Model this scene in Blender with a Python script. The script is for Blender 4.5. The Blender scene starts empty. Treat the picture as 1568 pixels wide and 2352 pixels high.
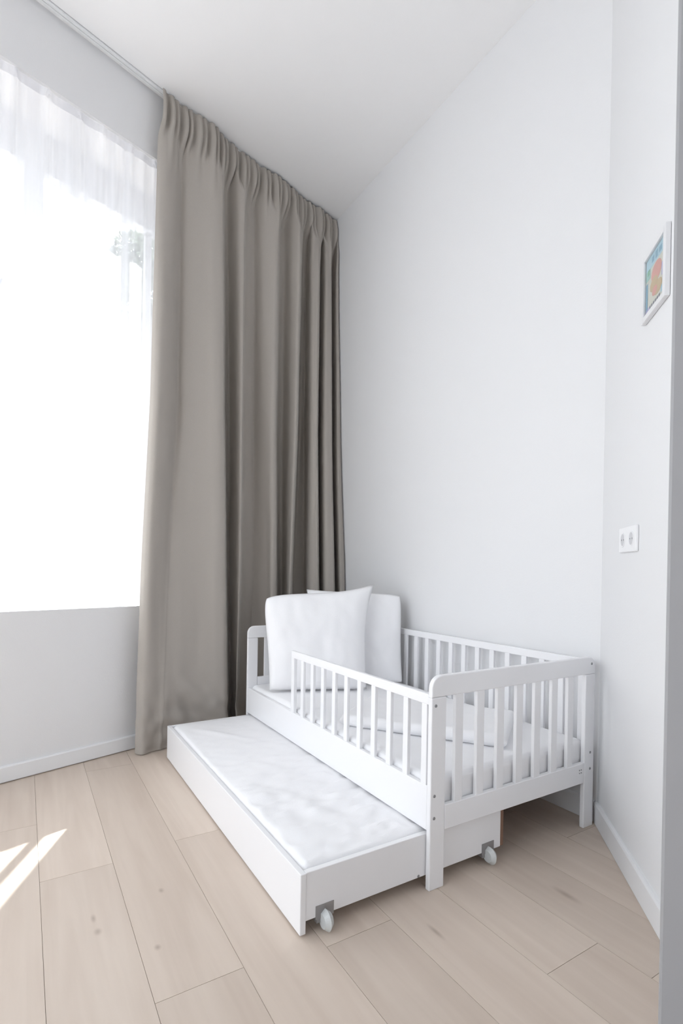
import bpy, bmesh, math, random
from mathutils import Vector, Matrix, noise
random.seed(7)
scene = bpy.context.scene
COL = scene.collection
R = math.radians

# ------------------------------------------------------------------ materials
def srgb(r, g, b):
    f = lambda c: (c / 255 / 12.92) if c / 255 <= .04045 else ((c / 255 + .055) / 1.055) ** 2.4
    return (f(r), f(g), f(b), 1)

def new_mat(name):
    m = bpy.data.materials.new(name); m.use_nodes = True
    nt = m.node_tree
    return m, nt, nt.nodes.get('Principled BSDF')

def mat(name, col, rough=.5, spec=.5, bump=0, bscale=60, metal=0, var=0):
    m, nt, b = new_mat(name)
    b.inputs['Base Color'].default_value = col
    b.inputs['Roughness'].default_value = rough
    b.inputs['Specular IOR Level'].default_value = spec
    b.inputs['Metallic'].default_value = metal
    if bump or var:
        tc = nt.nodes.new('ShaderNodeTexCoord')
        n = nt.nodes.new('ShaderNodeTexNoise'); n.inputs['Scale'].default_value = bscale
        n.inputs['Detail'].default_value = 4
        nt.links.new(tc.outputs['Object'], n.inputs['Vector'])
        if bump:
            bp = nt.nodes.new('ShaderNodeBump'); bp.inputs['Strength'].default_value = bump
            bp.inputs['Distance'].default_value = .002
            nt.links.new(n.outputs['Fac'], bp.inputs['Height'])
            nt.links.new(bp.outputs['Normal'], b.inputs['Normal'])
        if var:
            mx = nt.nodes.new('ShaderNodeMix'); mx.data_type = 'RGBA'
            mx.inputs[6].default_value = col
            mx.inputs[7].default_value = tuple(c * (1 - var) for c in col[:3]) + (1,)
            nt.links.new(n.outputs['Fac'], mx.inputs[0])
            nt.links.new(mx.outputs[2], b.inputs['Base Color'])
    return m

M_WALL = mat('wall paint', (.77, .772, .78, 1), .85, .2, .15, 180)
M_CEIL = mat('ceiling paint', (.885, .885, .89, 1), .9, .2, .1, 150)
M_TRIM = mat('trim lacquer', (.80, .805, .815, 1), .45, .4)
M_BED = mat('white lacquered wood', (.83, .83, .845, 1), .38, .45, .05, 40)
M_INNER = mat('raw panel edge', srgb(132, 102, 86), .7, .3, .1, 60)
M_LINEN = mat('white cotton', (.86, .86, .875, 1), .9, .15, .25, 500)
M_QUILT = mat('white quilted cotton', (.86, .86, .875, 1), .9, .15, .3, 400)
M_BOLT = mat('grey bolt', (.30, .30, .31, 1), .4, .5, metal=.6)
M_DARK = mat('dark bracket', (.10, .095, .095, 1), .5, .4)
M_PLATE = mat('caster plate', (.30, .29, .29, 1), .4, .5, metal=.3)
M_WHEEL = mat('pale nylon', (.58, .60, .60, 1), .35, .5)
M_RAIL = mat('rail aluminium white', (.80, .81, .82, 1), .4, .5)
M_SOCK = mat('socket plastic', (.84, .84, .85, 1), .3, .5)
M_SOCKIN = mat('socket recess', (.60, .60, .62, 1), .4, .5)
M_UPVC = mat('window frame', (.80, .80, .82, 1), .4, .4)

def curtain_material():
    m, nt, b = new_mat('taupe curtain cloth')
    b.inputs['Roughness'].default_value = .85
    b.inputs['Specular IOR Level'].default_value = .15
    b.inputs['Sheen Weight'].default_value = .15
    b.inputs['Sheen Roughness'].default_value = .5
    tc = nt.nodes.new('ShaderNodeTexCoord')
    w = nt.nodes.new('ShaderNodeTexNoise'); w.inputs['Scale'].default_value = 700
    mp = nt.nodes.new('ShaderNodeMapping'); mp.inputs['Scale'].default_value = (1, 1, .35)
    nt.links.new(tc.outputs['Object'], mp.inputs['Vector']); nt.links.new(mp.outputs[0], w.inputs['Vector'])
    mx = nt.nodes.new('ShaderNodeMix'); mx.data_type = 'RGBA'
    mx.inputs[6].default_value = (.42, .388, .352, 1); mx.inputs[7].default_value = (.37, .34, .306, 1)
    nt.links.new(w.outputs['Fac'], mx.inputs[0]); nt.links.new(mx.outputs[2], b.inputs['Base Color'])
    bp = nt.nodes.new('ShaderNodeBump'); bp.inputs['Strength'].default_value = .15; bp.inputs['Distance'].default_value = .001
    nt.links.new(w.outputs['Fac'], bp.inputs['Height']); nt.links.new(bp.outputs['Normal'], b.inputs['Normal'])
    return m
M_CURT = curtain_material()

def sheer_material(name, see):
    m, nt, b = new_mat(name); nt.nodes.remove(b)
    out = nt.nodes['Material Output']
    tr = nt.nodes.new('ShaderNodeBsdfTransparent')
    tl = nt.nodes.new('ShaderNodeBsdfTranslucent'); tl.inputs[0].default_value = (.88, .88, .90, 1)
    df = nt.nodes.new('ShaderNodeBsdfDiffuse'); df.inputs[0].default_value = (.86, .86, .88, 1)
    a = nt.nodes.new('ShaderNodeMixShader'); a.inputs[0].default_value = .58
    nt.links.new(tl.outputs[0], a.inputs[1]); nt.links.new(df.outputs[0], a.inputs[2])
    # woven voile: threads vary a little from strip to strip
    tc = nt.nodes.new('ShaderNodeTexCoord'); mp = nt.nodes.new('ShaderNodeMapping'); mp.inputs['Scale'].default_value = (13, 13, .12); mp.inputs['Location'].default_value = (3.3, 7.1, 2.0)
    n = nt.nodes.new('ShaderNodeTexNoise'); n.inputs['Scale'].default_value = 1; n.inputs['Detail'].default_value = 2
    mr = nt.nodes.new('ShaderNodeMapRange'); mr.inputs[1].default_value = .36; mr.inputs[2].default_value = .62
    mr.inputs[3].default_value = 1 - see - .14; mr.inputs[4].default_value = 1 - see + .26
    nt.links.new(tc.outputs['Object'], mp.inputs[0]); nt.links.new(mp.outputs[0], n.inputs['Vector']); nt.links.new(n.outputs['Fac'], mr.inputs[0])
    c = nt.nodes.new('ShaderNodeMixShader')
    nt.links.new(mr.outputs[0], c.inputs[0]); nt.links.new(tr.outputs[0], c.inputs[1]); nt.links.new(a.outputs[0], c.inputs[2])
    nt.links.new(c.outputs[0], out.inputs[0])
    return m
M_SHEER = sheer_material('white voile', .38)
M_SHEERHEAD = sheer_material('white voile doubled', .22)

def glass_material():
    m, nt, b = new_mat('window glass'); nt.nodes.remove(b)
    tr = nt.nodes.new('ShaderNodeBsdfTransparent'); tr.inputs[0].default_value = (.95, .96, .96, 1)
    gl = nt.nodes.new('ShaderNodeBsdfGlossy'); gl.inputs['Roughness'].default_value = .02
    mx = nt.nodes.new('ShaderNodeMixShader'); mx.inputs[0].default_value = .06
    nt.links.new(tr.outputs[0], mx.inputs[1]); nt.links.new(gl.outputs[0], mx.inputs[2])
    nt.links.new(mx.outputs[0], nt.nodes['Material Output'].inputs[0])
    return m
M_GLASS = glass_material()

KNOTS = [(-.802, .288, .010, .016), (-.806, .345, .007, .02), (-.689, .162, .009, .012), (-.634, .377, .008, .014),
         (.322, -.20, .014, .05), (-.09, -.128, .008, .035), (.01, .03, .006, .02), (-.62, -.35, .008, .014), (.15, -.62, .009, .02)]

def floor_material():
    m, nt, b = new_mat('pale oak planks')
    N = nt.nodes.new; L = nt.links.new
    b.inputs['Roughness'].default_value = .5; b.inputs['Specular IOR Level'].default_value = .35
    geo = N('ShaderNodeNewGeometry')
    tone = N('ShaderNodeAttribute'); tone.attribute_name = 'plank'
    add = N('ShaderNodeVectorMath'); add.operation = 'MULTIPLY_ADD'
    comb = N('ShaderNodeCombineXYZ'); comb.inputs[0].default_value = 1; comb.inputs[1].default_value = 1; comb.inputs[2].default_value = 1
    L(tone.outputs['Fac'], comb.inputs[1])
    off = N('ShaderNodeVectorMath'); off.operation = 'SCALE'; off.inputs['Scale'].default_value = 37.0
    cm = N('ShaderNodeCombineXYZ'); L(tone.outputs['Fac'], cm.inputs[1]); L(tone.outputs['Fac'], cm.inputs[2]); L(cm.outputs[0], off.inputs[0])
    sm = N('ShaderNodeVectorMath'); sm.operation = 'ADD'; L(geo.outputs['Position'], sm.inputs[0]); L(off.outputs[0], sm.inputs[1])
    mp = N('ShaderNodeMapping'); mp.inputs['Scale'].default_value = (26, 1.6, 1); L(sm.outputs[0], mp.inputs[0])
    g1 = N('ShaderNodeTexNoise'); g1.inputs['Scale'].default_value = 1; g1.inputs['Detail'].default_value = 5; g1.inputs['Distortion'].default_value = .6
    L(mp.outputs[0], g1.inputs['Vector'])
    mp2 = N('ShaderNodeMapping'); mp2.inputs['Scale'].default_value = (5, .9, 1); L(sm.outputs[0], mp2.inputs[0])
    g2 = N('ShaderNodeTexNoise'); g2.inputs['Scale'].default_value = 1.6; g2.inputs['Detail'].default_value = 3; L(mp2.outputs[0], g2.inputs['Vector'])
    c1 = N('ShaderNodeMix'); c1.data_type = 'RGBA'
    c1.inputs[6].default_value = (.55, .455, .38, 1); c1.inputs[7].default_value = (.655, .56, .478, 1)
    mr = N('ShaderNodeMapRange'); mr.inputs[1].default_value = .3; mr.inputs[2].default_value = .7; L(g1.outputs['Fac'], mr.inputs[0]); L(mr.outputs[0], c1.inputs[0])
    c2 = N('ShaderNodeMix'); c2.data_type = 'RGBA'; c2.inputs[0].default_value = .45
    mr2 = N('ShaderNodeMapRange'); mr2.inputs[1].default_value = .3; mr2.inputs[2].default_value = .7; L(g2.outputs['Fac'], mr2.inputs[0])
    c3 = N('ShaderNodeMix'); c3.data_type = 'RGBA'; c3.inputs[6].default_value = (.55, .46, .388, 1); c3.inputs[7].default_value = (.675, .585, .505, 1)
    L(mr2.outputs[0], c3.inputs[0]); L(c1.outputs[2], c2.inputs[6]); L(c3.outputs[2], c2.inputs[7])
    # each plank a little lighter or darker than its neighbour
    c4 = N('ShaderNodeMix'); c4.data_type = 'RGBA'; c4.blend_type = 'MULTIPLY'; c4.inputs[0].default_value = 1
    pt = N('ShaderNodeMapRange'); pt.inputs[3].default_value = .93; pt.inputs[4].default_value = 1.04; L(tone.outputs['Fac'], pt.inputs[0])
    L(c2.outputs[2], c4.inputs[6]); L(pt.outputs[0], c4.inputs[7])
    last = None
    for (x, y, rx, ry) in KNOTS:
        sb = N('ShaderNodeVectorMath'); sb.operation = 'SUBTRACT'; sb.inputs[1].default_value = (x, y, 0); L(geo.outputs['Position'], sb.inputs[0])
        ml = N('ShaderNodeVectorMath'); ml.operation = 'MULTIPLY'; ml.inputs[1].default_value = (1 / rx, 1 / ry, 0); L(sb.outputs[0], ml.inputs[0])
        ln = N('ShaderNodeVectorMath'); ln.operation = 'LENGTH'; L(ml.outputs[0], ln.inputs[0])
        k = N('ShaderNodeMapRange'); k.interpolation_type = 'SMOOTHSTEP'; k.inputs[1].default_value = 0; k.inputs[2].default_value = 1.2; k.inputs[3].default_value = .42; k.inputs[4].default_value = 0
        L(ln.outputs['Value'], k.inputs[0])
        if last is None: last = k.outputs[0]
        else:
            mxx = N('ShaderNodeMath'); mxx.operation = 'MAXIMUM'; L(last, mxx.inputs[0]); L(k.outputs[0], mxx.inputs[1]); last = mxx.outputs[0]
    c5 = N('ShaderNodeMix'); c5.data_type = 'RGBA'; c5.inputs[7].default_value = (.17, .11, .075, 1)
    L(last, c5.inputs[0]); L(c4.outputs[2], c5.inputs[6]); L(c5.outputs[2], b.inputs['Base Color'])
    bp = N('ShaderNodeBump'); bp.inputs['Strength'].default_value = .06; bp.inputs['Distance'].default_value = .001
    L(g1.outputs['Fac'], bp.inputs['Height']); L(bp.outputs['Normal'], b.inputs['Normal'])
    return m
M_FLOOR = floor_material()
M_GROOVE = mat('plank groove', (.24, .18, .14, 1), .9, .1)

# ------------------------------------------------------------------ object helpers
def tag(o, label=None, cat=None, group=None, kind=None):
    if label: o['label'] = label
    if cat: o['category'] = cat
    if group: o['group'] = group
    if kind: o['kind'] = kind
    return o

def empty(name, loc):
    o = bpy.data.objects.new(name, None); COL.objects.link(o); o.location = loc
    o.empty_display_size = .1
    return o

def root_of(p):
    off = Vector((0, 0, 0))
    while p is not None:
        off += p.location; p = p.parent
    return off

def obj(name, bm, m, parent=None, smooth=False):
    """link a bmesh given in world coordinates as one mesh object"""
    off = root_of(parent) if parent else Vector((0, 0, 0))
    if not parent:
        lo = Vector((min(v.co.x for v in bm.verts), min(v.co.y for v in bm.verts), min(v.co.z for v in bm.verts)))
        hi = Vector((max(v.co.x for v in bm.verts), max(v.co.y for v in bm.verts), max(v.co.z for v in bm.verts)))
        off = Vector(((lo.x + hi.x) / 2, (lo.y + hi.y) / 2, lo.z))
    for v in bm.verts: v.co -= off
    me = bpy.data.meshes.new(name); bm.normal_update()
    bm.to_mesh(me); bm.free()
    for mm in (m if isinstance(m, (list, tuple)) else [m]): me.materials.append(mm)
    if smooth:
        for p in me.polygons: p.use_smooth = True
    o = bpy.data.objects.new(name, me); COL.objects.link(o)
    if parent: o.parent = parent
    else: o.location = off
    return o

def box(bm, lo, hi, bev=0, seg=2, M=None, mi=0):
    vs = [bm.verts.new((x, y, z)) for z in (lo[2], hi[2]) for y in (lo[1], hi[1]) for x in (lo[0], hi[0])]
    fs = [(0, 2, 3, 1), (4, 5, 7, 6), (0, 1, 5, 4), (2, 6, 7, 3), (0, 4, 6, 2), (1, 3, 7, 5)]
    faces = [bm.faces.new([vs[i] for i in f]) for f in fs]
    for f in faces: f.material_index = mi
    geom = list(vs)
    if bev:
        es = list({e for f in faces for e in f.edges})
        r = bmesh.ops.bevel(bm, geom=es, offset=bev, segments=seg, affect='EDGES', profile=.5, clamp_overlap=True)
        geom = list({v for f in r['faces'] for v in f.verts} | {v for v in vs if v.is_valid})
        for f in r['faces']: f.material_index = mi
    if M is not None:
        for v in geom: v.co = M @ v.co
    return geom

def prism(bm, pts, axis_vec, mi=0, bev=0):
    """extrude a planar polygon (list of Vectors) along axis_vec"""
    a = [bm.verts.new(p) for p in pts]; b = [bm.verts.new(Vector(p) + Vector(axis_vec)) for p in pts]
    n = len(pts)
    f0 = bm.faces.new(a); f1 = bm.faces.new(list(reversed(b))); ff = [f0, f1]
    for i in range(n):
        ff.append(bm.faces.new((a[i], b[i], b[(i + 1) % n], a[(i + 1) % n])))
    for f in ff: f.material_index = mi
    bmesh.ops.recalc_face_normals(bm, faces=ff)
    if bev:
        es = list(set(f0.edges) | set(f1.edges))
        bmesh.ops.bevel(bm, geom=es, offset=bev, segments=2, affect='EDGES', profile=.5)
    return ff

def cyl(bm, c, axis, r0, r1, h, n=20, mi=0):
    """cylinder / cone from centre c along axis"""
    ax = Vector(axis).normalized(); u = ax.orthogonal().normalized(); w = ax.cross(u)
    c = Vector(c)
    A = [bm.verts.new(c + (u * math.cos(2 * math.pi * i / n) + w * math.sin(2 * math.pi * i / n)) * r0) for i in range(n)]
    B = [bm.verts.new(c + ax * h + (u * math.cos(2 * math.pi * i / n) + w * math.sin(2 * math.pi * i / n)) * r1) for i in range(n)]
    fs = [bm.faces.new(list(reversed(A))), bm.faces.new(B)]
    for i in range(n): fs.append(bm.faces.new((A[i], A[(i + 1) % n], B[(i + 1) % n], B[i])))
    for f in fs: f.material_index = mi

def pbox(name, lo, hi, m, parent=None, bev=.002):
    bm = bmesh.new(); box(bm, lo, hi, bev); return obj(name, bm, m, parent)

# ------------------------------------------------------------------ the room
# window wall: origin OA on its face, DA along it (towards the corner), NA pointing into the room
OA = Vector((-1.039, 1.4145, 0)); DA = Vector((.951564, .30745, 0)); NA = Vector((.30745, -.951564, 0))
def WA(s, d, z): return OA + DA * s + NA * d + Vector((0, 0, z))
MA = Matrix(((DA.x, NA.x, 0, OA.x), (DA.y, NA.y, 0, OA.y), (0, 0, 1, 0), (0, 0, 0, 1)))   # (s, d, z) -> world
# angled wall: starts at its corner with the long wall, runs towards the camera
XB = .794; H = 3.235
PC = Vector((XB, .004, 0)); DC = Vector((-.694233, -.71975, 0)); NC = Vector((-.71975, .694233, 0))
MC = Matrix(((DC.x, NC.x, 0, PC.x), (DC.y, NC.y, 0, PC.y), (0, 0, 1, 0), (0, 0, 0, 1)))
S_CORNER = (XB - OA.x) / DA.x                       # where the window wall meets the long wall
Y_CORNER = OA.y + DA.y * S_CORNER
S0, S1, Z0, Z1 = -1.42, .892, .695, 2.916            # window opening
S_END = -2.6

def build_floor():
    bm = bmesh.new(); lay = bm.faces.layers.float.new('plank')
    w = .19; g = .0009; x0 = -.918; ln = 1.38
    joints = {0: .583, 1: .003, 2: .62, 3: -.037, 4: .47, 5: -.355, 6: .9, -1: -.42, -2: .25}
    for i in range(-14, 14):
        xa = x0 + i * w + g / 2; xb = xa + w - g
        j = joints.get(i, random.uniform(0, ln))
        y = j - 4 * ln
        while y < 2.4:
            ya, yb = max(y + g * .6, -3.6), min(y + ln - g * .6, 2.4)
            y += ln
            if yb <= ya: continue
            vs = [bm.verts.new(p) for p in ((xa, ya, 0), (xb, ya, 0), (xb, yb, 0), (xa, yb, 0))]
            lo = [bm.verts.new((v.co.x, v.co.y, -.004)) for v in vs]
            t = random.random()
            for f in [bm.faces.new(vs)] + [bm.faces.new((vs[k], lo[k], lo[(k + 1) % 4], vs[(k + 1) % 4])) for k in range(4)]:
                f[lay] = t
    geom0 = set(bm.faces)
    box(bm, (x0 - 14 * w, -3.6, -.10), (x0 + 14 * w, 2.4, -.0035), mi=1)
    bmesh.ops.recalc_face_normals(bm, faces=[f for f in bm.faces if f not in geom0])
    o = obj('floor', bm, [M_FLOOR, M_GROOVE]); tag(o, 'pale oak plank floor laid towards the window wall', 'floor', kind='structure')
build_floor()

bm = bmesh.new(); box(bm, (-3.578, -3.6, H), (1.742, 2.4, H + .12))
tag(obj('ceiling', bm, M_CEIL), 'plain white ceiling', 'ceiling', kind='structure')

T = -.34                                             # outside face of the window wall
bm = bmesh.new()
box(bm, (S_END, T, -.1), (S0, 0, H), M=MA)
box(bm, (S1, T, -.1), (S_CORNER + .2, 0, H), M=MA)
box(bm, (S0, T, -.1), (S1, 0, Z0), M=MA)
box(bm, (S0, T, Z1), (S1, 0, H), M=MA)
tag(obj('wall_left', bm, M_WALL), 'white wall around the big curtained window', 'wall', kind='structure')

bm = bmesh.new()
pts = [Vector((XB, Y_CORNER + .1, -.1)), Vector((XB, PC.y, -.1)), Vector((XB + .15, PC.y - .06, -.1)), Vector((XB + .15, Y_CORNER + .1, -.1))]
prism(bm, pts, (0, 0, H + .1))
tag(obj('wall_right', bm, M_WALL), 'long white wall behind the toddler bed', 'wall', kind='structure')

bm = bmesh.new(); box(bm, (0, -.15, -.1), (1.02, 0, H), M=MC)
tag(obj('wall_corner', bm, M_WALL), 'white angled wall with the small picture and the socket', 'wall', kind='structure')

# near partition end at the right edge of the view
PF = Vector((-.0745, -.6405, 0)); EF = Vector((.8949, .4462, 0)); FF = Vector((.4462, -.8949, 0))
MF = Matrix(((FF.x, EF.x, 0, PF.x), (FF.y, EF.y, 0, PF.y), (0, 0, 1, 0), (0, 0, 0, 1)))
bm = bmesh.new(); box(bm, (.022, .046, -.1), (3.4, .166, H), M=MF)
tag(obj('wall_front', bm, M_WALL), 'white partition wall behind the door', 'wall', kind='structure')
bm = bmesh.new(); box(bm, (0, 0, .006), (.88, .040, 2.30), bev=.004, M=MF)  # door colour darkened to carry the shade of its unlit face
tag(obj('door_1', bm, mat('shaded door paint', (.36, .36, .37, 1), .5, .4)), 'edge of a door at the right of the view, its shade put into the grey', 'door', kind='structure')

# the unseen rest of the room behind the camera, openings added for fill light
SY0, SY1, SZ0, SZ1 = -1.25, .70, .05, 2.75
bm = bmesh.new()
box(bm, (-2.75, -3.6, -.1), (-2.60, SY0, H)); box(bm, (-2.75, SY1, -.1), (-2.60, 1.0, H))
box(bm, (-2.75, SY0, -.1), (-2.60, SY1, SZ0)); box(bm, (-2.75, SY0, SZ1), (-2.60, SY1, H))
tag(obj('wall_side', bm, M_WALL), 'white wall of the room left of the camera', 'wall', kind='structure')
BX0, BX1, BZ0, BZ1 = -2.2, -1.3, .9, 2.3
bm = bmesh.new()
box(bm, (-2.75, -3.75, -.1), (BX0, -3.6, H)); box(bm, (BX1, -3.75, -.1), (1.8, -3.6, H))
box(bm, (BX0, -3.75, -.1), (BX1, -3.6, BZ0)); box(bm, (BX0, -3.75, BZ1), (BX1, -3.6, H))
tag(obj('wall_back', bm, M_WALL), 'white wall behind the camera with an opening added for fill light', 'wall', kind='structure')

# skirting boards
def skirting(name, M, s0, s1, h, lift=0):
    bm = bmesh.new()
    prof = [(0, lift), (.012, lift), (.012, h - .006), (.009, h - .001), (.005, h), (0, h)]
    prism(bm, [M @ Vector((s0, d, z)) for d, z in prof], (M.to_3x3() @ Vector((1, 0, 0))) * (s1 - s0))
    tag(obj(name, bm, M_TRIM), 'white skirting board', 'baseboard', kind='structure')
skirting('baseboard_left', MA, S_END, S_CORNER - .004, .070, .006)
MB_ = Matrix(((0, -1, 0, XB), (-1, 0, 0, Y_CORNER), (0, 0, 1, 0), (0, 0, 0, 1)))
skirting('baseboard_right', MB_, .012, Y_CORNER - PC.y - .008, .076, .001)
skirting('baseboard_corner', MC, .004, .95, .076, .001)

# ------------------------------------------------------------------ window
win = empty('window_1', WA((S0 + S1) / 2, -.27, Z0)); tag(win, 'large white framed window behind the sheer curtain', 'window', kind='structure')
DF0, DF1 = -.33, -.27
bm = bmesh.new()
GT, GB = 2.735, .80
box(bm, (S0, DF0, GT), (S1, DF1, Z1), .003, M=MA)
box(bm, (S0, DF0, Z0), (S1, DF1, GB), .003, M=MA)
box(bm, (S0, DF0, GB), (S0 + .07, DF1, GT), .003, M=MA)
obj('frame', bm, M_UPVC, win)
bars = [(.744, .785, -.305, -.290), (.140, .225, DF0 + .005, DF1 + .006), (-.62, -.54, DF0 + .005, DF1 + .006)]
for a, b, da, db in bars:
    bm = bmesh.new(); box(bm, (a, da, GB - .002), (b, db, GT + .002), .003, M=MA); obj('mullion', bm, M_UPVC, win)
xs = [S0 + .07, -.62, -.54, .140, .225, .744, .785, S1]
for k in range(0, 8, 2):
    bm = bmesh.new(); box(bm, (xs[k] + .001, -.303, GB + .001), (xs[k + 1] - .001, -.297, GT - .001), M=MA); obj('pane', bm, M_GLASS, win)
bm = bmesh.new(); box(bm, (S0 + .002, -.268, Z0 - .018), (S1 - .002, -.001, Z0 + .002), .001, M=MA)
obj('sill', bm, M_TRIM, win)

# ------------------------------------------------------------------ curtain rail
rail = empty('curtain_rail', WA(-.2, .034, H - .015)); tag(rail, 'white double track curtain rail along the ceiling above the window', 'curtain rail')
bm = bmesh.new()
box(bm, (-1.6, .021, H - .014), (S_CORNER - .02, .034, H - .0005), .001, M=MA)
box(bm, (-1.6, .036, H - .014), (S_CORNER - .02, .047, H - .0005), .001, M=MA)
box(bm, (-1.6, .021, H - .004), (S_CORNER - .02, .047, H - .0005), M=MA)
obj('track', bm, M_RAIL, rail)
for s in (-.15, .44, 1.0, 1.55):
    bm = bmesh.new(); box(bm, (s, .017, H - .016), (s + .012, .026, H - .002), .001, M=MA); obj('clip', bm, M_RAIL, rail)

# ------------------------------------------------------------------ opaque curtain
TOP = [(0.6166, 0.057), (0.6294, 0.075), (0.6568, 0.084), (0.7075, 0.075), (0.7547, 0.042), (0.7786, 0.06), (0.8559, 0.09), (0.8969, 0.114), (0.9412, 0.1209), (0.9606, 0.1094), (1.019, 0.0408), (1.0444, 0.026), (1.059, 0.0301), (1.0755, 0.0928), (1.1001, 0.1094), (1.116, 0.1008), (1.1701, 0.0441), (1.2172, 0.0367), (1.2398, 0.0407), (1.2611, 0.0819), (1.3131, 0.118), (1.3373, 0.1251), (1.358, 0.1135), (1.4224, 0.0539), (1.4662, 0.0493), (1.4828, 0.1056), (1.5039, 0.1374), (1.5337, 0.126), (1.612, 0.0543), (1.6449, 0.0448), (1.6591, 0.0465), (1.6338, 0.1107), (1.6613, 0.1303), (1.6918, 0.1281), (1.7694, 0.0624), (1.7816, 0.0628), (1.7571, 0.1209), (1.7799, 0.1309), (1.8104, 0.1225), (1.8775, 0.0656), (1.8903, 0.066), (1.8632, 0.1179), (1.87, 0.1274), (1.8774, 0.1189), (1.8908, 0.074)]
MID = [(0.5839, 0.08), (0.5895, 0.11), (0.6125, 0.125), (0.6696, 0.11), (0.7383, 0.06), (0.7697, 0.085), (0.8424, 0.135), (0.8814, 0.175), (0.9224, 0.185), (0.948, 0.165), (1.0415, 0.05), (1.077, 0.022), (1.0948, 0.03), (1.067, 0.13), (1.0695, 0.155), (1.0902, 0.14), (1.1748, 0.045), (1.2441, 0.03), (1.266, 0.035), (1.2733, 0.1), (1.2813, 0.155), (1.3022, 0.165), (1.3302, 0.145), (1.4309, 0.045), (1.4867, 0.035), (1.4606, 0.1266), (1.4503, 0.1804), (1.4857, 0.1626), (1.6097, 0.0436), (1.6467, 0.0298), (1.6815, 0.0385), (1.6072, 0.1502), (1.6108, 0.1878), (1.6384, 0.1875), (1.7617, 0.0789), (1.772, 0.0809), (1.7008, 0.1815), (1.7335, 0.2038), (1.7687, 0.1908), (1.8789, 0.0962), (1.883, 0.0972), (1.823, 0.184), (1.8306, 0.1998), (1.8571, 0.185), (1.8822, 0.11)]
BOT = [(0.5495, 0.08), (0.5552, 0.11), (0.5777, 0.125), (0.6407, 0.11), (0.6734, 0.1), (0.708, 0.1), (0.8269, 0.135), (0.9065, 0.175), (0.9482, 0.185), (0.9742, 0.165), (1.0692, 0.05), (1.1053, 0.022), (1.1095, 0.03), (1.077, 0.13), (1.0751, 0.155), (1.096, 0.14), (1.1808, 0.045), (1.2635, 0.03), (1.2856, 0.035), (1.3165, 0.1), (1.3013, 0.155), (1.3225, 0.165), (1.3509, 0.145), (1.4526, 0.045), (1.5018, 0.035), (1.4569, 0.1254), (1.429, 0.1772), (1.4636, 0.1598), (1.586, 0.0411), (1.6211, 0.0288), (1.6781, 0.0546), (1.5955, 0.1737), (1.5989, 0.226), (1.6204, 0.2313), (1.7434, 0.1242), (1.7512, 0.1285), (1.6713, 0.2357), (1.7027, 0.2692), (1.7358, 0.2582), (1.8475, 0.1639), (1.8584, 0.1658), (1.7869, 0.2539), (1.8107, 0.27), (1.8338, 0.255), (1.8559, 0.18)]
FLR = [(0.5361, 0.08), (0.5418, 0.11), (0.5642, 0.125), (0.6244, 0.118), (0.6486, 0.118), (0.6802, 0.118), (0.8276, 0.135), (0.9269, 0.175), (0.9692, 0.185), (0.9955, 0.165), (1.0918, 0.05), (1.1283, 0.022), (1.1283, 0.03), (1.0821, 0.13), (1.0669, 0.155), (1.0877, 0.14), (1.1722, 0.045), (1.2448, 0.03), (1.2668, 0.035), (1.3345, 0.1), (1.3058, 0.155), (1.3271, 0.165), (1.3555, 0.145), (1.4575, 0.045), (1.5106, 0.035), (1.4623, 0.125), (1.4318, 0.1757), (1.4672, 0.1577), (1.5898, 0.0388), (1.6252, 0.0264), (1.6896, 0.0609), (1.6031, 0.1831), (1.6028, 0.2424), (1.6219, 0.2501), (1.7452, 0.1437), (1.7519, 0.1489), (1.6679, 0.2589), (1.7001, 0.2988), (1.7327, 0.2883), (1.8458, 0.1941), (1.8524, 0.1962), (1.7836, 0.2843), (1.8121, 0.3), (1.8236, 0.285), (1.8472, 0.21)]
LEVELS = [(2.95, TOP), (1.70, MID), (.85, BOT), (.30, FLR)]

def cat(p, t):
    """Catmull-Rom through p at t in 0..len-1"""
    n = len(p); i = min(int(t), n - 2); f = t - i
    P = [p[max(i - 1, 0)], p[i], p[i + 1], p[min(i + 2, n - 1)]]
    out = []
    for k in range(2):
        a, b, c, d = (q[k] for q in P)
        out.append(.5 * ((2 * b) + (c - a) * f + (2 * a - 5 * b + 4 * c - d) * f * f + (3 * b - a - 3 * c + d) * f ** 3))
    return out
def sstep(a, b, x):
    t = min(max((x - a) / (b - a), 0), 1); return t * t * (3 - 2 * t)
def level_at(t, z):
    if z >= LEVELS[0][0]: return cat(LEVELS[0][1], t)
    for (za, A), (zb, B) in zip(LEVELS, LEVELS[1:]):
        if z >= zb:
            f = (za - z) / (za - zb); a = cat(A, t); b = cat(B, t)
            return [a[k] * (1 - f) + b[k] * f for k in range(2)]
    (za, A), (zb, B) = LEVELS[-2:]
    f = 1 + (zb - z) / (za - zb) * .8; a = cat(A, t); b = cat(B, t)
    return [a[k] * (1 - f) + b[k] * f for k in range(2)]

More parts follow.
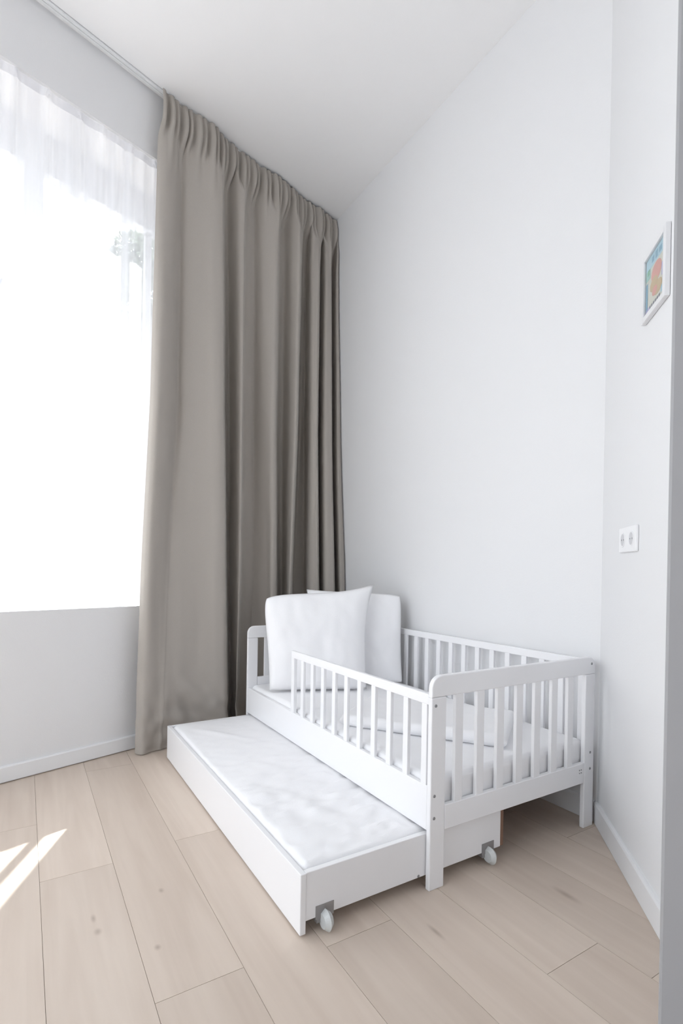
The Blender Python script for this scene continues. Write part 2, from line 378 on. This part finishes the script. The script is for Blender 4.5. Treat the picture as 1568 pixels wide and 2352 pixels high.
def build_curtain():
    bm = bmesh.new(); n = len(TOP) - 1; NU = n * 9; zs = []
    z = 3.222
    while z > .006:
        zs.append(z); z -= .012 if z > 2.8 else (.018 if z < .45 else .045)
    zs.append(.006)
    # normalised length along the gathered cloth
    cum = [0]; prev = cat(MID, 0)
    for i in range(1, NU + 1):
        q = cat(MID, i / 9); cum.append(cum[-1] + math.hypot(q[0] - prev[0], q[1] - prev[1])); prev = q
    # heading keeps the folds of the cloth but never doubles back
    tops = [cat(TOP, i / 9)[0] for i in range(NU + 1)]
    fwd = []; m = -9
    for v in tops: m = max(m, v); fwd.append(m)
    bwd = []; m = 9
    for v in reversed(tops): m = min(m, v); bwd.append(m)
    bwd.reverse()
    mono = [(a + b) / 2 for a, b in zip(fwd, bwd)]
    for _ in range(6): mono = [mono[0]] + [(mono[i - 1] + mono[i] + mono[i + 1]) / 3 for i in range(1, NU)] + [mono[-1]]
    ds = [cat(TOP, i / 9)[1] for i in range(NU + 1)]
    dav = []
    for i in range(NU + 1):
        w = ds[max(0, i - 26):i + 27]; dav.append(sum(w) / len(w))
    rows = []
    for z in zs:
        row = []
        hd = sstep(2.96, 3.11, z)
        for i in range(NU + 1):
            t = i / 9; u = cum[i] / cum[-1]
            s, d = level_at(t, z)
            if hd > 0:
                # pinched heading: narrow double pleats on a straight tape
                sh = mono[i] + .018 * (1 - u)
                ph = (sh / .074) % 1.0
                pl = max(0, 1 - (abs(ph - .30) / .19) ** 2) ** .5 + max(0, 1 - (abs(ph - .70) / .16) ** 2) ** .5 * .75
                amp = .030 * sstep(3.24, 3.14, z) + .010
                dh = dav[i] - .012 + amp * (pl - .25) + .004 * math.sin(u * 61)
                s = s * (1 - hd) + sh * hd; d = d * (1 - hd) + dh * hd
            tail = sstep(2.78, 3.0, z) * (1 - hd)
            if tail > 0:
                ph = ((mono[i] + .018 * (1 - u)) / .074) % 1.0
                d += tail * .012 * (max(0, 1 - abs(ph - .36) / .26) - .3)
            # soft unevenness of hanging cloth
            d += .003 * noise.noise((s * 9, z * 1.3, 2.0)) + .0025 * noise.noise((s * 25, z * 2.5, 5.0))
            # the hem bunches where the drawer is pushed against it
            if z < .42:
                k = sstep(.42, .16, z)
                cx = math.exp(-((s - .80) / .075) ** 2)
                d += k * .035 * cx * math.sin((z * 34 + s * 30)) * .5 + k * .012 * noise.noise((s * 16, z * 18, 1.0))
                d += k * .028 * math.exp(-((s - .93) / .09) ** 2) * (1 - sstep(.0, .12, z))
            d = max(d, .016)
            p = WA(s, d, z)
            p.x = min(p.x, .788)
            row.append(bm.verts.new(p))
        rows.append(row)
    for a, b in zip(rows, rows[1:]):
        for i in range(NU): bm.faces.new((a[i], b[i], b[i + 1], a[i + 1]))
    o = obj('curtain', bm, M_CURT, smooth=True)
    md = o.modifiers.new('thickness', 'SOLIDIFY'); md.thickness = .0018; md.offset = 1
    tag(o, 'taupe floor-length pleated curtain hanging in the corner behind the bed', 'curtain')
build_curtain()

# ------------------------------------------------------------------ sheer curtain
def build_sheer():
    sh = empty('sheer_curtain', WA(-.5, -.035, Z0 + .012)); tag(sh, 'white see-through voile curtain covering the window', 'curtain')
    sa, sb = S0 + .02, S1 - .04
    NU = 620
    def surf(s, z, k):
        w = sstep(Z1 - .02, Z1 - .35, z)
        a = .010 * math.sin(s * 78 + 2.2 * math.sin(s * 11)) + .008 * math.sin(s * 47 + 1.3 * math.sin(s * 7) + z * .25)
        a += .003 * math.sin(s * 131 + z * .3)
        pin = .012 * max(0, math.sin(s * 52 + .6 * math.sin(s * 19))) ** 6 * (1 - w)
        hem = (.006 * math.sin(s * 23) + .003 * math.sin(s * 61)) * sstep(Z0 + .12, Z0, z) * k
        return -.017 + a * (.22 + .75 * w) * .7 + pin * .6, z + hem * (1 if k else 0)
    def sheet(z0, z1, nz):
        bm = bmesh.new(); rows = []
        for j in range(nz + 1):
            z = z0 + (z1 - z0) * j / nz; row = []
            for i in range(NU + 1):
                s = sa + (sb - sa) * i / NU
                d, zz = surf(s, z, 1 if j == 0 else 0)
                row.append(bm.verts.new(WA(s + .008 * math.sin(s * 31) * sstep(z1, z0, z), d, zz)))
            rows.append(row)
        for a, b in zip(rows, rows[1:]):
            for i in range(NU): bm.faces.new((a[i], a[i + 1], b[i + 1], b[i]))
        return bm
    obj('panel', sheet(Z0 + .006, Z1 - .002, 30), M_SHEER, sh, smooth=True)
    bm = sheet(Z1 - .042, Z1 - .002, 3)
    for v in bm.verts: v.co += NA * .002
    obj('heading_tape', bm, M_SHEERHEAD, sh, smooth=True)
build_sheer()

# ------------------------------------------------------------------ toddler bed
BW, BL, PT, PW, BH = .76, 1.392, .0165, .054, .598
bed = empty('toddler_bed', (BW / 2, BL / 2, 0))
tag(bed, 'white wooden toddler bed with barred sides standing against the long wall', 'bed')

def rounded_rail(x0, x1, y0, y1, z0, z1, r):
    """top rail whose two upper corners are rounded"""
    pts = [Vector((x0, y0, z0)), Vector((x1, y0, z0)), Vector((x1, y0, z1 - r))]
    for k in range(1, 9): a = k / 8 * math.pi / 2; pts.append(Vector((x1 - r + r * math.cos(a), y0, z1 - r + r * math.sin(a))))
    for k in range(0, 9): a = math.pi / 2 + k / 8 * math.pi / 2; pts.append(Vector((x0 + r + r * math.cos(a), y0, z1 - r + r * math.sin(a))))
    bm = bmesh.new(); prism(bm, pts, (0, y1 - y0, 0), bev=.003); return bm

def bolt(parent, x, y, z, axis=(0, -1, 0), r=.0052):
    bm = bmesh.new(); cyl(bm, Vector((x, y, z)) - Vector(axis) * .001, axis, r, r * .8, .0022, 16)
    o = obj('bolt', bm, M_BOLT, parent); o['label'] = 'grey bolt head'

for y0, head in ((0, False), (BL - PT, True)):
    y1 = y0 + PT
    for x0 in (0, BW - PW):
        leg = pbox('leg', (x0, y0, 0), (x0 + PW, y1, .5375), M_BED, bed, .003)
        ax = (0, -1, 0) if not head else (0, 1, 0); yf = y0 if not head else y1
        bx = .014 if x0 == 0 else BW - .022
        zz = (.515, .263, .201) if x0 == 0 else (.262, .205)
        for z in zz: bolt(leg, bx, yf, z, ax)
        if head and x0 == 0:
            bolt(leg, .004, BL - PT / 2, .515, (-1, 0, 0), .004)
    tr = obj('top_rail', rounded_rail(0, BW, y0, y1, .538, BH, .036), M_BED, bed)
    if not head: bolt(tr, BW - .022, y0, .574)
    zr = (.160, .230) if not head else (.160, .338)
    br = pbox('bottom_rail', (PW, y0, zr[0]), (BW - PW, y1, zr[1]), M_BED, bed)
    if not head:
        for dx, dz in ((-.006, .004), (.004, .004), (-.006, -.006), (.004, -.006)):
            bolt(br, BW - PW - .022 + dx, y0, .205 + dz, r=.0028)
    for k in range(7):
        x = .107 + k * .0865 - .0155
        pbox('slat', (x, y0 + .002, zr[1] - .002), (x + .031, y1 - .002, .540), M_BED, bed)

# long sides
pbox('side_board', (.001, PT, .164), (.0165, BL - PT, .288), M_BED, bed)
pbox('side_board', (BW - .0175, PT, .164), (BW - .001, BL - PT, .288), M_BED, bed)
gr = pbox('guard_rail', (.0015, PT, .515), (.0165, .884, .545), M_BED, bed, .003)
for k in range(10):
    yc = .872 - .0005 - k * .0828
    yc = .036 + k * .0835
    pbox('bar', (.003, yc - .0115, .286), (.015, yc + .0115, .517), M_BED, bed)
pbox('bar', (.0015, .858, .286), (.0165, .884, .517), M_BED, bed)
pbox('guard_rail', (BW - .0175, PT, .556), (BW - .0025, BL - PT, .586), M_BED, bed, .003)
for k in range(16):
    yc = .044 + k * .0835
    pbox('bar', (BW - .016, yc - .0125, .286), (BW - .004, yc + .0125, .558), M_BED, bed)
# slatted base; brown slats and an added board darken the space under the bed
for k in range(12):
    y = .07 + k * .106
    pbox('base_slat', (.018, y, .178), (BW - .019, y + .055, .189), M_INNER, bed)
pbox('shade_board', (.018, .022, .172), (BW - .019, BL - .022, .1775), M_INNER, bed, 0)['label'] = 'brown board added under the mattress to deepen the shade below'

# ------------------------------------------------------------------ soft things
def soft_sheet(lo, hi, r, nx, ny, disp, M=None, under=0):
    """mattress-like block: domed edges, wrinkled top"""
    bm = bmesh.new()
    def samples(a, b, n):
        rr = r * 1.0
        edge = [a + rr * (1 - math.cos(k / 6 * math.pi / 2)) for k in range(7)]
        mid = [a + rr + (b - a - 2 * rr) * k / n for k in range(1, n)]
        return edge + mid + [b - (e - a) for e in reversed(edge)]
    X = samples(lo[0], hi[0], nx); Y = samples(lo[1], hi[1], ny)
    def prof(e): return r - math.sqrt(max(0, r * r - (r - e) ** 2)) if e < r else 0
    top = []
    for y in Y:
        row = []
        for x in X:
            e = min(x - lo[0], hi[0] - x); f = min(y - lo[1], hi[1] - y)
            z = hi[2] - min(prof(e) + prof(f), r)
            w = min(1, min(e, f) / (r * 1.2))
            row.append(bm.verts.new((x, y, z + disp(x, y) * w)))
        top.append(row)
    ny_, nx_ = len(Y), len(X)
    for j in range(ny_ - 1):
        for i in range(nx_ - 1): bm.faces.new((top[j][i], top[j][i + 1], top[j + 1][i + 1], top[j + 1][i]))
    ring = [top[0][i] for i in range(nx_)] + [top[j][-1] for j in range(1, ny_)] + [top[-1][i] for i in range(nx_ - 2, -1, -1)] + [top[j][0] for j in range(ny_ - 2, 0, -1)]
    prev = ring
    for k in range(1, 5):
        cur = []
        for v in ring:
            z = v.co.z + (lo[2] - v.co.z) * k / 4
            uc = under * sstep(.3, 1, k / 4)
            cur.append(bm.verts.new((min(max(v.co.x, lo[0] + uc), hi[0] - uc), min(max(v.co.y, lo[1] + uc), hi[1] - uc), z)))
        m = len(ring)
        for i in range(m): bm.faces.new((prev[i], cur[i], cur[(i + 1) % m], prev[(i + 1) % m]))
        prev = cur
    bm.faces.new(list(reversed(prev)))
    bmesh.ops.recalc_face_normals(bm, faces=bm.faces)
    if M is not None:
        for v in bm.verts: v.co = M @ v.co
    return bm

def disp_mattress(x, y):
    return .003 * noise.noise((x * 6, y * 5, 0)) + .0012 * noise.noise((x * 22, y * 16, 3))
bm = soft_sheet((.020, .021, .190), (BW - .022, BL - PT - .004, .303), .022, 26, 44, disp_mattress)
tag(obj('mattress', bm, M_LINEN, smooth=True), 'white covered mattress inside the toddler bed', 'mattress')

# folded duvet lying on the mattress in front of the pillows
def disp_duvet(x, y):
    return .007 * noise.noise((x * 7 + 4, y * 6, 1)) + .003 * noise.noise((x * 19, y * 21, 2))
du_o = Vector((.395, .075, .3065)); du_u = Vector((-.58, .815, 0)).normalized(); du_v = Vector((.815, .58, 0)).normalized()
MD = Matrix(((du_u.x, du_v.x, 0, du_o.x), (du_u.y, du_v.y, 0, du_o.y), (0, 0, 1, du_o.z), (0, 0, 0, 1)))
bm = soft_sheet((0, 0, 0), (.60, .37, .042), .020, 30, 30, disp_duvet, MD, .012)
tag(obj('folded_duvet', bm, M_QUILT, smooth=True), 'white folded duvet lying flat on the bed mattress in front of the pillows', 'duvet')

def pillow(name, corners, thick, nrm, label, seed, rnd=(0, 0)):
    """four corners (bottom-left, bottom-right, top-right, top-left) as seen from the foot end"""
    bl, br, tr, tl = (Vector(c) for c in corners); n = Vector(nrm).normalized()
    bm = bmesh.new(); N = 44; S = []
    for side in (1, -1):
        rows = []
        for j in range(N + 1):
            v = j / N; row = []
            for i in range(N + 1):
                u = i / N
                p = bl * (1 - u) * (1 - v) + br * u * (1 - v) + tr * u * v + tl * (1 - u) * v
                uu, vv = 2 * u - 1, 2 * v - 1
                # edges draw in a little between the corners
                c = (bl + br + tr + tl) / 4
                pull = .045 * ((1 - vv * vv) * abs(uu) ** 3 + (1 - uu * uu) * abs(vv) ** 3 * (.6 if vv > 0 else .15))
                pull += rnd[0] * ((1 - u) ** 7 * v ** 7) + rnd[1] * (u ** 7 * v ** 7)
                p = p + (c - p) * pull
                f = max(0, (1 - uu ** 4)) ** .62 * max(0, (1 - vv ** 4)) ** .62
                f *= 1 - .22 * sstep(.2, 1, vv)
                wr = .006 * noise.noise((u * 5 + seed, v * 5, 1)) + .004 * noise.noise((u * 12 + seed, v * 9, side))
                cr = .004 * math.sin(14 * (u + v * .6) + 3 * noise.noise((u * 3, v * 3, seed)))
                q = p + n * side * (thick / 2 * f + (wr + cr * .5) * min(1, f * 2))
                if side == -1 and (i in (0, N) or j in (0, N)): row.append(S[j][i])
                else: row.append(bm.verts.new(q))
            rows.append(row)
        if side == 1: S = rows
        for j in range(N):
            for i in range(N):
                f = (rows[j][i], rows[j][i + 1], rows[j + 1][i + 1], rows[j + 1][i])
                bm.faces.new(f if side == 1 else tuple(reversed(f)))
    bmesh.ops.recalc_face_normals(bm, faces=bm.faces)
    zmin = min(v.co.z for v in bm.verts)
    for v in bm.verts:
        if v.co.z < .306: v.co.z = .306 + (v.co.z - .306) * .05
    o = obj(name, bm, M_LINEN, smooth=True)
    tag(o, label, 'pillow', 'pillows at the head of the bed')
    return o
nA = (-.363, -.90, .242)
pillow('pillow', ((.030, 1.168, .315), (.462, .988, .312), (.522, 1.080, .788), (.018, 1.268, .768)), .13, nA,
       'white front pillow with one pointed corner standing up, leaning at the bed head', 3.0, (.11, -.13))
pillow('pillow', ((.330, 1.215, .325), (.692, 1.000, .318), (.738, 1.065, .772), (.290, 1.305, .785)), .075, (-.40, -.885, .242),
       'white back pillow half hidden behind the front one, next to the wall', 8.0, (0, .07))

# ------------------------------------------------------------------ trundle drawer
X0, X1, Y0, Y1 = -.391, .322, .020, 1.3735
dr = empty('trundle_bed', (-.03, .72, 0)); tag(dr, 'white low trundle drawer bed pulled out from under the toddler bed', 'trundle bed')
pbox('front_board', (X0, Y0 - .002, .006), (X0 + .016, Y1, .1535), M_BED, dr, .002)
e1 = pbox('end_board', (X0 + .016, Y0, .036), (X1 - .014, Y0 + .016, .1535), M_BED, dr, .0015)
e2 = pbox('end_board', (X0 + .016, Y1 - .018, .036), (X1 - .014, Y1 - .002, .1535), M_BED, dr, .0015)
o = pbox('back_board', (X1 - .013, Y0 + .001, .036), (X1, Y1 - .002, .1535), M_INNER, dr, .0015); o['label'] = 'raw brown board at the hidden side'
pbox('base_panel', (X0 + .016, Y0 + .016, .040), (X1 - .014, Y1 - .018, .048), M_BED, dr, 0)
bolt(e1, -.022, Y0, .041, r=.0045)
def caster(x, y, sgn):
    bm = bmesh.new()
    box(bm, (x - .026, y - .0015 if sgn < 0 else y, .030), (x + .026, y if sgn < 0 else y + .0015, .064), .0008)
    box(bm, (x - .022, y, .020) if sgn < 0 else (x - .022, y - .03, .020), (x + .022, y + .03, .036) if sgn < 0 else (x + .022, y, .036))
    c = obj('caster', bm, M_PLATE, dr); c['label'] = 'grey caster bracket'
    bm = bmesh.new(); cy = y + sgn * .009
    # wheel: two tapered halves around a rim
    for a in (-1, 1):
        cyl(bm, (x, cy, .0268), (a, 0, 0), .0262, .017, .0115, 24)
    w = obj('wheel', bm, M_WHEEL, c); w['label'] = 'pale plastic wheel'
for x in (-.322, .252):
    caster(x, Y0, -1); caster(x, Y1 - .002, 1)

# wrinkled thin mattress in the drawer
def disp_trundle(x, y):
    k = sstep(.95, .30, y)
    a = .0045 * noise.noise((x * 5, y * 4, 7))
    q = noise.noise((x * 9 + y * 7, y * 20 - x * 4, 3)) + .6 * noise.noise((x * 19 + y * 12, y * 41 - x * 9, 5))
    a += (.0022 + .0085 * k) * q
    a += .006 * math.exp(-(((x + .22) * .8 + (y - 1.12) * .55) / .018) ** 2) * math.exp(-((y - 1.12) / .10) ** 2)
    return min(a, .001 + .012 * sstep(-.02, -.07, x))
bm = soft_sheet((X0 + .018, Y0 + .019, .0485), (X1 - .017, Y1 - .021, .158), .020, 60, 110, disp_trundle)
tag(obj('trundle_mattress', bm, M_QUILT, smooth=True), 'thin white wrinkled quilted mattress filling the pulled-out drawer', 'mattress')

# ------------------------------------------------------------------ picture on the angled wall
pic = empty('framed_picture', MC @ Vector((.488, 0, 1.675))); tag(pic, 'small white framed colourful print hanging on the angled wall', 'picture')
PA, PB, QA, QB, DEP, FW = .396, .564, 1.590, 1.774, .014, .016
bm = bmesh.new()
box(bm, (PA, .001, QA), (PA + FW, DEP, QB), .0015, M=MC); box(bm, (PB - FW, .001, QA), (PB, DEP, QB), .0015, M=MC)
box(bm, (PA + FW, .001, QA), (PB - FW, DEP, QA + FW), .0015, M=MC); box(bm, (PA + FW, .001, QB - FW), (PB - FW, DEP, QB), .0015, M=MC)
obj('frame', bm, mat('picture frame white', (.74, .74, .75, 1), .4, .4), pic)
ART = [mat('print paper', srgb(226, 222, 210), .6), mat('print teal', srgb(178, 212, 205), .6), mat('print blue', srgb(150, 185, 205), .6),
       mat('print salmon', srgb(228, 172, 162), .6), mat('print ochre', srgb(212, 188, 155), .6), mat('print grey', srgb(140, 140, 148), .6),
       mat('print lilac', srgb(196, 190, 222), .6), mat('print sky', srgb(192, 218, 230), .6), mat('print green', srgb(150, 195, 168), .6)]  # print colours paled, the reflection of the glazing is mixed in
bm = bmesh.new()
a0, b0, a1, b1 = PA + FW, QA + FW, PB - FW, QB - FW
aw, bh_ = a1 - a0, b1 - b0
# u runs from the wall corner side to the near side
def patch(u0, v0, u1, v1, mi, lift, ell=False):
    if ell:
        n = 28; vs = [bm.verts.new(MC @ Vector((a0 + aw * ((u0 + u1) / 2 + (u1 - u0) / 2 * math.cos(2 * math.pi * k / n)), lift, b0 + bh_ * ((v0 + v1) / 2 + (v1 - v0) / 2 * math.sin(2 * math.pi * k / n))))) for k in range(n)]
    else:
        vs = [bm.verts.new(MC @ Vector((a0 + aw * u, lift, b0 + bh_ * v))) for u, v in ((u0, v0), (u1, v0), (u1, v1), (u0, v1))]
    f = bm.faces.new(vs); f.material_index = mi
L0 = .006
patch(0, 0, 1, 1, 0, L0)
patch(0, .78, 1, 1, 7, L0 + .0003); patch(0, .62, .22, .80, 1, L0 + .0004)
patch(.30, .84, .42, .94, 2, L0 + .0006); patch(.48, .82, .60, .95, 2, L0 + .0006); patch(.66, .83, .80, .93, 2, L0 + .0006); patch(.08, .70, .18, .80, 8, L0 + .0006)
patch(0, .10, .10, .58, 2, L0 + .0004)
patch(.28, .42, .80, .76, 3, L0 + .0006, True); patch(.22, .30, .62, .54, 4, L0 + .0007, True); patch(.40, .16, .84, .40, 4, L0 + .0006, True); patch(.34, .20, .60, .36, 3, L0 + .0008, True)
patch(.80, .38, 1, .60, 6, L0 + .0004); patch(.76, .10, 1, .22, 7, L0 + .0004); patch(0, 0, .2, .12, 6, L0 + .0004)
for k in range(6): patch(.20 + .095 * k, .06, .27 + .095 * k, .115, 5, L0 + .0006)
bmesh.ops.recalc_face_normals(bm, faces=bm.faces)
obj('print', bm, ART, pic)
bm = bmesh.new(); box(bm, (PA + FW, .0075, QA + FW), (PB - FW, .0088, QB - FW), M=MC)
obj('glazing', bm, M_GLASS, pic)

# ------------------------------------------------------------------ double wall socket
so = empty('wall_socket', MC @ Vector((.30, 0, .995))); tag(so, 'white double power socket on the angled wall below the picture', 'socket')
bm = bmesh.new(); box(bm, (.220, .0003, .957), (.374, .009, 1.034), .003, M=MC)
obj('plate', bm, M_SOCK, so)
for s in (.2585, .3355):
    bm = bmesh.new()
    c = MC @ Vector((s, .0092, .9955)); ax = (NC.x, NC.y, 0)
    # shallow round well: raised rim ring plus darker floor
    n = 28; u = DC; w = Vector((0, 0, 1))
    ring = lambda r, h: [bm.verts.new(c + (u * math.cos(2 * math.pi * k / n) + w * math.sin(2 * math.pi * k / n)) * r + NC * h) for k in range(n)]
    r0, r1, r2 = ring(.0225, 0), ring(.0215, .0012), ring(.0195, .0012); r3 = ring(.0185, .0004)
    for A_, B_ in ((r0, r1), (r1, r2), (r2, r3)):
        for k in range(n): bm.faces.new((A_[k], A_[(k + 1) % n], B_[(k + 1) % n], B_[k])).material_index = 0
    bm.faces.new(r3).material_index = 1
    bmesh.ops.recalc_face_normals(bm, faces=bm.faces)
    k_ = obj('outlet', bm, [M_SOCK, M_SOCKIN], so)
    for ds in (-.0095, .0095):
        bm = bmesh.new(); cyl(bm, c + DC * ds + NC * .0002, NC, .0026, .0026, .0006, 12)
        obj('pin_hole', bm, M_BOLT, k_)

# ------------------------------------------------------------------ outside the window
M_GROUND = mat('street paving', (.20, .20, .20, 1), .9, .2, .2, 6)
bm = bmesh.new(); box(bm, (-30, 2.9, -3.3), (40, 60, -3.2))
tag(obj('ground', bm, M_GROUND), 'pale ground outside the window', 'ground', kind='structure')
M_FACADE = mat('pale render', (.50, .50, .52, 1), .9, .2, .2, 8); M_ROOF = mat('roof slate', (.34, .34, .36, 1), .8, .3, .3, 12)
bl = empty('building', (3.0, 24, -3.2)); tag(bl, 'pale apartment house across the street, faint through the sheer curtain', 'building')
bm = bmesh.new(); box(bm, (-8, 21, -3.2), (16, 29, 10.9)); obj('wall', bm, M_FACADE, bl)
bm = bmesh.new(); prism(bm, [Vector((-8.4, 20.6, 10.9)), Vector((-8.4, 29.4, 10.9)), Vector((-8.4, 25, 13.0))], (24.8, 0, 0)); obj('roof', bm, M_ROOF, bl)
M_PANE = mat('dark pane', (.12, .13, .15, 1), .1, .6)
for k in range(9):
    for zf in (7.5,):
        x = -6.6 + k * 2.55
        f = pbox('window', (x, 20.92, zf), (x + 1.2, 21.0, zf + 1.35), M_UPVC, bl, 0)
        pbox('pane', (x + .1, 20.90, zf + .1), (x + 1.1, 20.92, zf + 1.25), M_PANE, f, 0)

# street tree: trunk, limbs and a leafy crown
tree = empty('street_tree', (1.9, 14.0, -3.2)); tag(tree, 'round leafy tree outside, seen faintly through the sheer beside the curtain', 'tree')
bm = bmesh.new(); cyl(bm, (1.9, 14, -3.2), (0, 0, 1), .16, .08, 11.2, 12)
for k in range(6):
    a = k * 1.05; cyl(bm, (1.9, 14, 6.6 + .2 * k), (math.cos(a), math.sin(a), 1.1), .06, .02, 1.6, 8)
obj('trunk', bm, mat('bark', (.36, .33, .30, 1), .9, .2, .5, 20), tree)
bm = bmesh.new()
for k in range(2600):
    v = Vector((random.gauss(0, 1), random.gauss(0, 1), random.gauss(0, 1))).normalized() * (1.05 * random.uniform(.35, 1) ** .5)
    c = Vector((1.9, 14, 8.9)) + Vector((v.x * 1.0, v.y, v.z * 1.05)) * (1 + .18 * noise.noise(v * 1.5))
    u = Vector((random.gauss(0, 1), random.gauss(0, 1), random.gauss(0, 1))).normalized(); w = u.orthogonal().normalized(); s = random.uniform(.09, .16)
    bm.faces.new([bm.verts.new(c + u * s), bm.verts.new(c + w * s * .5), bm.verts.new(c - u * s), bm.verts.new(c - w * s * .5)])
obj('foliage', bm, mat('leaves', (.27, .31, .22, 1), .7, .3), tree)

# ------------------------------------------------------------------ light
world = bpy.data.worlds.new('World'); scene.world = world; world.use_nodes = True
bg = world.node_tree.nodes['Background']; bg.inputs[0].default_value = (.885, .95, 1.02, 1); bg.inputs[1].default_value = 1.0
sd = bpy.data.lights.new('sun', 'SUN'); sd.energy = 11; sd.angle = R(.6); sd.color = (1, .985, .96)
so_ = bpy.data.objects.new('sun', sd); COL.objects.link(so_); so_.location = (4, 9, 8)
el = R(41.3); dirv = Vector((-.431 * math.cos(el), -.9024 * math.cos(el), -math.sin(el)))
so_.rotation_euler = dirv.to_track_quat('-Z', 'Y').to_euler()

# ------------------------------------------------------------------ camera
cd = bpy.data.cameras.new('camera'); cam = bpy.data.objects.new('camera', cd); COL.objects.link(cam)
f_px, py = 1181.88, 1316.71
cd.sensor_fit = 'VERTICAL'; cd.sensor_height = 36; cd.lens = f_px * 36 / 2352; cd.shift_y = (py - 1176) / 2352
cd.clip_start = .05
yaw, pitch, roll = .5522, -.0056, .0165
fw = Vector((math.sin(yaw) * math.cos(pitch), math.cos(yaw) * math.cos(pitch), math.sin(pitch)))
rt = Vector((math.cos(yaw), -math.sin(yaw), 0)); up = rt.cross(fw)
r2 = rt * math.cos(roll) + up * math.sin(roll); u2 = -rt * math.sin(roll) + up * math.cos(roll)
cam.matrix_world = Matrix(((r2.x, u2.x, -fw.x, -.9638), (r2.y, u2.y, -fw.y, -1.075), (r2.z, u2.z, -fw.z, .8876), (0, 0, 0, 1)))
scene.camera = cam

scene.view_settings.view_transform = 'Standard'; scene.view_settings.look = 'None'
scene.view_settings.gamma = 1; scene.view_settings.use_curve_mapping = False
scene.view_settings.exposure = 1.7
scene.cycles.max_bounces = 14; scene.cycles.diffuse_bounces = 8; scene.cycles.transparent_max_bounces = 16
scene.cycles.sample_clamp_indirect = 6
